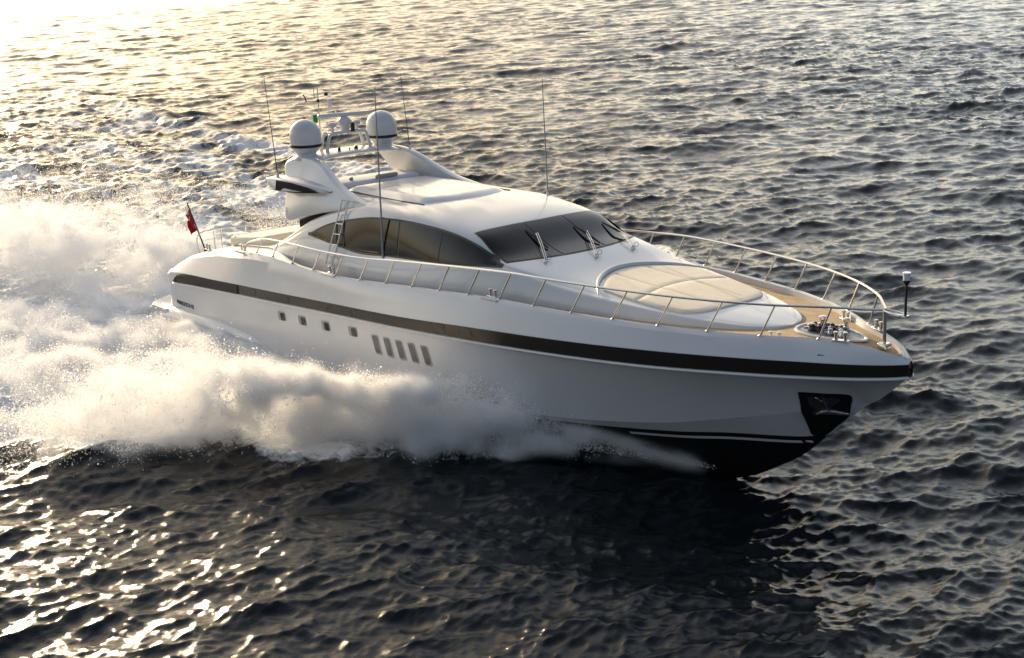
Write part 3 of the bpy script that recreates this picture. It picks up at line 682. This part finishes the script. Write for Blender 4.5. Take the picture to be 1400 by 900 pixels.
post = MB().tube([(-.16, 0, .18), (-.18, 0, .94)], .035, 10); post.box((-.16, 0, .23), (.22, .2, .12), .03); post.build('bow_post', MCHR, yacht)
pul = MB().tube([(-.18, -.05, .935), (.0, -.10, .925), (.22, -.09, .905), (.31, 0, .90), (.22, .09, .905), (.0, .10, .925), (-.18, .05, .935)], .018, 8); pul.box((.2, 0, .895), (.3, .16, .03), .014); pul = pul.build('pulpit', MCHR, yacht)
st = MB().tube([(.29, 0, .90), (.29, 0, 1.52)], [.028, .024], 10); st.lathe((.29, 0, 1.50), [(.03, 0), (.075, .07), (.075, .09)], 12); st = st.build('light_staff', MDRK, pul)
MB().lathe((.29, 0, 1.59), [(.06, 0), (.065, .02), (.07, .12), (.078, .125), (.078, .15)], 14).build('bow_light', MLENS, st)
# transverse rail on the after deck
tp = lambda y: np.array([-24.15, y, -.30-.0*y]); bt = lambda y: np.array([-24.15, y, z_cap(-24.15)-.06])
ar = MB().tube(catmull([bt(-2.62)+[-.1, 0, 0], tp(-2.55), tp(-1), tp(0), tp(1), tp(2.55), bt(2.62)+[-.1, 0, 0]], 6), .020, 8); ar.tube([tp(-2.5)-[0, 0, .25], tp(2.5)-[0, 0, .25]], .010, 6)
ar = ar.build('aft_rail', MCHR, yacht)
for y in (-2.1, -1.85, -1.0, -.25, .6, 1.4, 2.2): MB().tube([bt(y), tp(y)], .018, 8).build('stanchion', MCHR, ar)

# ---- foredeck gear
def dz(x): return z_cap(x)-bul(x)*.82
well = MB(); R_ = []
an_ = np.linspace(0, 2*math.pi, 40, endpoint=False)
def wl_(k, z): return [(-1.45+.78*k*math.cos(t)*(1-.0*math.cos(t)), .05+.42*k*math.sin(t)*(1-.35*math.cos(t)), z) for t in an_]
zz = dz(-1.4)
well.add(*loft([wl_(1.08, zz+.002), wl_(1.07, zz+.035), wl_(1.0, zz+.035), wl_(.97, zz+.008)], cap=False)); well = well.build('windlass_well', MW2, yacht)
obj('well_floor', wl_(.99, zz+.010), [tuple(range(40))], MGREY, well)
for x, y, r_, h_ in ((-1.75, .12, .085, .27), (-1.35, .35, .075, .25)):
    MB().lathe((x, y, zz+.01), [(r_*1.1, 0), (r_*1.1, .04), (r_*.7, .08), (r_*.7, h_*.7), (r_, h_*.8), (r_, h_), (r_*.6, h_+.02)], 18).build('capstan', MCHR, well)
for k in range(16):
    x = -1.95+.9*random.random(); y = .05+(random.random()-.5)*.42
    b_ = MB().lathe((x, y, zz+.01), [(.05, 0), (.06, .05), (.035, .09), (.05, .13), (.02, .15)], 10); b_.tube([(x-.1, y-.05, zz+.06), (x+.1, y+.06, zz+.1)], .03, 6)
    b_.build('windlass_gear', MCHR if k % 3 else MDRK, well)
def bollard(x, y, z, rz):
    b = MB(); 
    for d in (-.09, .09): b.lathe((x+d*math.cos(rz), y+d*math.sin(rz), z), [(.05, 0), (.05, .015), (.032, .03), (.032, .13), (.048, .14), (.048, .17), (.03, .18)], 12)
    b.box((x, y, z+.008), (.34, .12, .02), .009, rz); return b.build('bollard', MCHR, yacht)
for s in (-1, 1):
    bollard(-1.95, s*(w_cap(-1.95)-.24), dz(-1.9)+.0, s*-.45)
    bollard(-.75, s*(w_cap(-.75)-.1), z_cap(-.75)+.015, s*-.4)
    for x in (-8.9, -15.6, -20.8):
        bollard(x, s*(w_cap(x)-.13), z_cap(x)+.012, 0)
        fp = MB().box((x, s*(w_cap(x)+.0), z_cap(x)-.02), (.62, .05, .07), .02).build('fairlead_plate', MW2, yacht)
    MB().tube([(-.95, s*(w_b(-.95)*.90), .10), (.02, s*(w_b(.02)*.85), .06)], .012, 6).build('fairlead_strip', MDRK, yacht)
bollard(-23.9, -2.45, z_cap(-23.9)+.03, 0)
# flagstaff
base = np.array([-24.55, -2.25, -.98]); top = np.array([-25.45, -2.3, .46])
fs = MB().tube([base, top], [.028, .018], 8); fs.lathe(base-[0, 0, .04], [(.06, 0), (.05, .06), (.035, .14)], 10); fs.build('flagstaff', MDRK, yacht)

# ================================================================== things carried by the yacht
def to_world(o): o.matrix_world = BOAT; return o
# red ensign, furled by the wind round its staff
def ensign():
    n, m_ = 26, 20; d = (base-top)/np.linalg.norm(base-top); v = []; mi = []
    p0 = top+d*.16
    for i in range(n+1):
        for j in range(m_+1):
            a, b = i/n, j/m_      # a down the hoist, b along the fly
            hang = p0+d*(a*.56)
            x = -.56*b; drop = -.62*b**1.2
            wob = .10*math.sin(b*9+a*2.5)*b**.6+.05*math.sin(b*17+a*4)*b
            v.append(hang+np.array([x*.32-.02, wob, drop*.75]))
    f = grid_faces(n+1, m_+1)
    for q in range(len(f)):
        i, j = divmod(q, m_); a, b = (i+.5)/n, (j+.5)/m_
        c = 0
        if a < .5 and b < .5:
            A, B = a/.5*2-1, b/.5*2-1; c = 1
            if min(abs(A-B), abs(A+B)) < .30: c = 2
            if min(abs(A-B), abs(A+B)) < .10: c = 0
            if min(abs(A), abs(B)) < .30: c = 2
            if min(abs(A), abs(B)) < .16: c = 0
        mi.append(c)
    o = obj('ensign', v, f, [MRED, mat('navy_bunting', (.01, .015, .09), .8), mat('white_bunting', (.7, .7, .68), .8)])
    o.data.polygons.foreach_set('material_index', mi)
    return to_world(o)
tag(ensign(), 'red ensign with blue and white canton hanging from the staff at the stern', 'flag')
def courtesy():
    v = []; n = 12; mi = []
    for i in range(n+1):
        for j in range(5):
            a, b = i/n, j/4; v.append((-19.78-.26*a, -.60-.38*a+.05*math.sin(a*8), 3.44-.24*b-.04*a+.03*math.sin(a*7+b)))
    f = grid_faces(n+1, 5)
    for q in range(len(f)): mi.append(min(2, (q//4)*3//n))
    o = obj('courtesy_flag', v, f, [mat('green_bunting', (.02, .2, .05), .8), mat('white_bunting', (.7, .7, .68), .8), mat('red_orange_bunting', (.5, .05, .02), .8)])
    o.data.polygons.foreach_set('material_index', mi); return to_world(o)
tag(courtesy(), 'small green white and red flag below the mast beside the starboard dome', 'flag')
lad = to_world(empty('boarding_ladder'))
tag(lad, 'narrow aluminium ladder leaning from the side deck up to the roof', 'ladder')
A0, A1 = np.array([-16.30, -2.74, -.16]), np.array([-16.24, -2.10, 1.56]); dxl = np.array([.34, 0, .02])
for q in (0, 1): MB().tube([A0+dxl*q+[0, 0, .03], A1+dxl*q], .019, 8).build('ladder_rail', MALU, lad)
for t in np.linspace(.02, .8, 6): MB().tube([A0+(A1-A0)*t, A0+(A1-A0)*t+dxl], .016, 8).build('rung', MALU, lad)
MB().tube([A1+dxl*1, A1+dxl+[.35, .12, -.03]], .016, 6).build('ladder_hook', MALU, lad); MB().tube([A1, A1+[.3, .12, -.03]], .016, 6).build('ladder_hook', MALU, lad)

# ================================================================== SPRAY
def spray_points():
    g = 9.81
    r = np.random.default_rng(11)
    hy = pchip([(-3.6, .10), (-4.4, .75), (-5.5, 1.35), (-7, 2.0), (-9, 2.55), (-11, 2.95), (-14, 3.1), (-26, 3.1)])
    hz = pchip([(-3.6, .25), (-4.4, .9), (-6, 1.1), (-10, .85), (-14, .5), (-26, .2)])
    def sheet(N, s, x0, x1, seed):
        M = N*3; u = r.random(M); xe = x0+(x1-x0)*u**1.2; tl = 3.0*r.random(M)         # tl: age since leaving the hull
        P = np.c_[xe*.5, (xe*.25+tl*4.0), np.full(M, seed*3.3)]
        n1 = fbm(P*.6, 50+seed, 3); n2 = fbm(P*.95+7, 60+seed, 4, .65); n3 = fbm(P*3.6, 70+seed, 4, .6)
        w = np.clip(.45+1.1*n2+.75*n3, .01, 1.5)/1.5*np.interp(-xe, [3.6, 5, 9, 13], [1.1, 1.7, 1.5, 1.0])
        k = r.random(M) < w; xe, tl, n1, n3 = xe[k], tl[k], n1[k], n3[k]; n = len(xe)
        st = np.clip((-xe-3.6)/3.4, .0, 1)                                             # strength grows from the stem aft
        am = np.interp(-xe, [3.6, 8, 11, 16, 24], [1., 1., .84, .45, .28])
        vz = (1.0+2.7*st)*am*(1+.50*n1)+r.normal(0, .36, n)+.95*n3
        vy = (3.3+4.7*st)*am*(1+.30*n1)+r.normal(0, .5, n)+.5*n3
        f = r.random(n)**1.5                                                            # sheet fills inwards from its crest
        vz *= 1-.75*f; vy *= 1-.40*f
        vx = -(8.2+2.2*r.random(n))-.5*n1-.8*f
        D = (1-np.exp(-.30*tl))/.30                                                     # drag
        x = xe+vx*D; y = hy(xe)+vy*D; z = hz(xe)*(.35+.65*(1-f))+vz*tl-.5*g*tl*tl*.84
        tu = np.c_[x*.8, y*.8, z*.8]; a = .34*np.clip(tl*2, 0, 1.2)
        x = x+a*fbm(tu, 81, 4, .6); y = y+a*fbm(tu+31, 82, 4, .6); z = z+a*.8*fbm(tu+57, 83, 4, .6)
        m = z > .02
        # falling back: low boiling froth where the sheet lands
        L = ~m & (r.random(n) < .45); tla = np.maximum(vz/4.1, .15)
        xl = xe[L]+vx[L]*tla[L]-11*(tl[L]-tla[L])*.8; yl = hy(xe[L])+vy[L]*tla[L]*.92+r.normal(0, .35, L.sum())+2.2*np.clip(tl[L]-tla[L], 0, 2.5)
        zl = np.abs(r.normal(0, .26, L.sum()))*(1+.9*fbm(np.c_[xl*.8, yl*.8, 0*xl], 91, 3))
        m2 = zl > .02
        return np.vstack([np.c_[x[m], s*y[m], z[m]], np.c_[xl[m2], s*yl[m2], zl[m2]]])
    def plume(N):
        tl = 2.5*r.random(N)**.9; y0 = r.uniform(-4.0, 2.7, N); P = np.c_[y0*.45, tl*3.2, np.zeros(N)]
        n1 = fbm(P*.6, 101, 3); n2 = fbm(P, 104, 4, .6); n3 = fbm(P*3, 108, 3); k = r.random(N) < np.clip(.5+.95*n2+.4*n3, .02, 1.4)/1.4
        tl, y0, n1, n3 = tl[k], y0[k], n1[k], n3[k]; n = len(tl)
        vz = (3.6+2.2*np.clip(tl, 0, 1))*(1+.5*n1)*r.random(n)**.6+.5*n3; vx = -(9.5+5*r.random(n)); vy = y0*.5+r.normal(0, .5, n)
        fall = np.where(r.random(n) < .5, .26, .72)
        x = -28.0+vx*tl; y = y0+vy*tl; z = .1+vz*tl*np.where(fall < .5, .7, 1)-.5*g*tl*tl*fall
        tu = np.c_[x*.6, y*.6, z*.6]; a = .45*np.clip(tl*1.5, 0, 1.5)
        x = x+a*fbm(tu, 111, 4, .6); y = y+a*fbm(tu+31, 112, 4, .6); z = z+a*fbm(tu+57, 113, 4, .6)
        m = z > 0; return np.c_[x, y, z][m]
    S_ = [sheet(900000, -1, -4.1, -22, 1), sheet(110000, 1, -9, -25, 2), plume(650000)]
    S_ = [np.asarray(q) for q in S_]
    wt_ = np.concatenate([np.full(len(q), k_) for q, k_ in zip(S_, (1., 1., 2.6))])
    return np.vstack(S_).astype(np.float32), r, wt_
#GN#
def node_object(name, verts, attrs):
    me = bpy.data.meshes.new(name); me.vertices.add(len(verts)); me.vertices.foreach_set('co', np.ascontiguousarray(verts, np.float32).ravel())
    for k, a in attrs.items():
        q = me.attributes.new(k, 'FLOAT', 'POINT'); q.data.foreach_set('value', np.ascontiguousarray(a, np.float32))
    o = bpy.data.objects.new(name, me); col.objects.link(o)
    ng = bpy.data.node_groups.new(name, 'GeometryNodeTree'); ng.interface.new_socket('Geometry', in_out='INPUT', socket_type='NodeSocketGeometry'); ng.interface.new_socket('Geometry', in_out='OUTPUT', socket_type='NodeSocketGeometry')
    gi = ng.nodes.new('NodeGroupInput'); go = ng.nodes.new('NodeGroupOutput')
    md = o.modifiers.new('nodes', 'NODES'); md.node_group = ng
    return o, ng, gi, go
def build_spray():
    P, r, wgt = spray_points(); wgt = wgt*np.interp(-P[:, 0], [4.3, 6.5, 11, 16], [.35, 1.3, 1.8, 1.0])
    n = len(P)
    # coarse droplets that read as single grains
    pick = r.random(n) < .85; Q = P[pick]; R = (.0055+.006*r.random(len(Q))**2+.016*r.random(len(Q))**14).astype(np.float32)
    o, ng, gi, go = node_object('spray_droplets', Q, {'rad': R})
    N = ng.nodes; L = ng.links
    mp = N.new('GeometryNodeMeshToPoints'); na = N.new('GeometryNodeInputNamedAttribute'); na.data_type = 'FLOAT'; na.inputs['Name'].default_value = 'rad'
    sm = N.new('GeometryNodeSetMaterial')
    m = bpy.data.materials.new('water_droplets'); m.use_nodes = True; nn = m.node_tree.nodes; ll = m.node_tree.links
    for q in list(nn):
        if q.type == 'BSDF_PRINCIPLED': nn.remove(q)
    d = nn.new('ShaderNodeBsdfDiffuse'); d.inputs[0].default_value = (.96, .96, .96, 1); t = nn.new('ShaderNodeBsdfTranslucent'); t.inputs[0].default_value = (.96, .96, .96, 1)
    mx = nn.new('ShaderNodeMixShader'); mx.inputs[0].default_value = .5; ll.new(d.outputs[0], mx.inputs[1]); ll.new(t.outputs[0], mx.inputs[2]); ll.new(mx.outputs[0], nn['Material Output'].inputs[0])
    sm.inputs['Material'].default_value = m; o.data.materials.append(m)
    L.new(gi.outputs[0], mp.inputs[0]); L.new(na.outputs['Attribute'], mp.inputs['Radius']); L.new(mp.outputs[0], sm.inputs[0]); L.new(sm.outputs[0], go.inputs[0])
    o['kind'] = 'stuff'
    # fine mist: the same flow gathered into a density grid
    lo = np.array([-58., -17, -.1]); hi = np.array([-2.5, 12, 4.0]); h = .115
    res = np.ceil((hi-lo)/h).astype(int); hi = lo+res*h
    idx = ((P-lo)/h).astype(int); ok = ((idx >= 0) & (idx < res)).all(1); idx = idx[ok]; wgt = wgt[ok]
    G = np.bincount((idx[:, 0]*res[1]+idx[:, 1])*res[2]+idx[:, 2], weights=wgt, minlength=int(res.prod())).reshape(res).astype(np.float32)
    def blur(A, k):
        for ax in range(3):
            for _ in range(k):
                A = .5*A+.25*np.roll(A, 1, ax)+.25*np.roll(A, -1, ax)
        return A
    G1 = blur(G, 1); G2 = blur(G, 4)
    D = MIST*(.6*G1+.4*G2); D = D*np.sqrt(D/.55); D = np.minimum(D, 9)
    D = np.maximum(D-.12, 0); D[:, :, -6:] = 0; D[:4] = 0; D[-4:] = 0; D[:, :4] = 0; D[:, -4:] = 0   # the blur wraps round
    nz = np.argwhere(D > 0); X = lo+nz*h; q = np.c_[X[:, 0]*.8+X[:, 1]*.5, X[:, 1]*1.6-X[:, 0]*.3, X[:, 2]*1.9]
    tx = fbm(q*1.15, 131, 5, .62)                                                    # torn, billowing texture drawn out along the flow
    tx = np.clip(.75+1.9*tx, .0, 2.6); D[tuple(nz.T)] *= tx
    o, ng, gi, go = node_object('spray_mist', np.zeros((int(res.prod()), 3)), {'dens': D.ravel()})
    N = ng.nodes; L = ng.links
    vc = N.new('GeometryNodeVolumeCube'); vc.inputs['Min'].default_value = lo; vc.inputs['Max'].default_value = hi
    for i, q in enumerate('XYZ'): vc.inputs['Resolution '+q].default_value = int(res[i])
    ps = N.new('GeometryNodeInputPosition'); sp = N.new('ShaderNodeSeparateXYZ'); L.new(ps.outputs[0], sp.inputs[0])
    def M(op, a, b):
        q = N.new('ShaderNodeMath'); q.operation = op
        for i, w in enumerate((a, b)):
            if w is None: continue
            if isinstance(w, (int, float)): q.inputs[i].default_value = w
            else: L.new(w, q.inputs[i])
        return q.outputs[0]
    ids = []
    for i in range(3):
        s_ = M('MULTIPLY', M('SUBTRACT', sp.outputs[i], float(lo[i])), float(1/h)); ids.append(M('MINIMUM', M('MAXIMUM', M('FLOOR', s_, None), 0.), float(res[i]-1)))
    # kept exact as integers: the index passes 2^24 nowhere
    id_ = M('ADD', M('MULTIPLY', M('ADD', M('MULTIPLY', ids[0], float(res[1])), ids[1]), float(res[2])), ids[2])
    si = N.new('GeometryNodeSampleIndex'); si.data_type = 'FLOAT'; si.domain = 'POINT'
    na = N.new('GeometryNodeInputNamedAttribute'); na.data_type = 'FLOAT'; na.inputs['Name'].default_value = 'dens'
    L.new(gi.outputs[0], si.inputs['Geometry']); L.new(na.outputs['Attribute'], si.inputs['Value']); L.new(id_, si.inputs['Index']); L.new(si.outputs['Value'], vc.inputs['Density'])
    m = bpy.data.materials.new('water_mist'); m.use_nodes = True; nn = m.node_tree.nodes; ll = m.node_tree.links; nn.clear()
    pv = nn.new('ShaderNodeVolumePrincipled'); pv.inputs['Color'].default_value = (.98, .98, .98, 1); pv.inputs['Anisotropy'].default_value = .1; pv.inputs['Density'].default_value = 1.0
    mo = nn.new('ShaderNodeOutputMaterial'); ll.new(pv.outputs[0], mo.inputs['Volume'])
    sm = N.new('GeometryNodeSetMaterial'); sm.inputs['Material'].default_value = m; o.data.materials.append(m)
    L.new(vc.outputs[0], sm.inputs[0]); L.new(sm.outputs[0], go.inputs[0]); o['kind'] = 'stuff'
MIST = .26
cy.volume_step_rate = 2; cy.volume_max_steps = 256
build_spray()
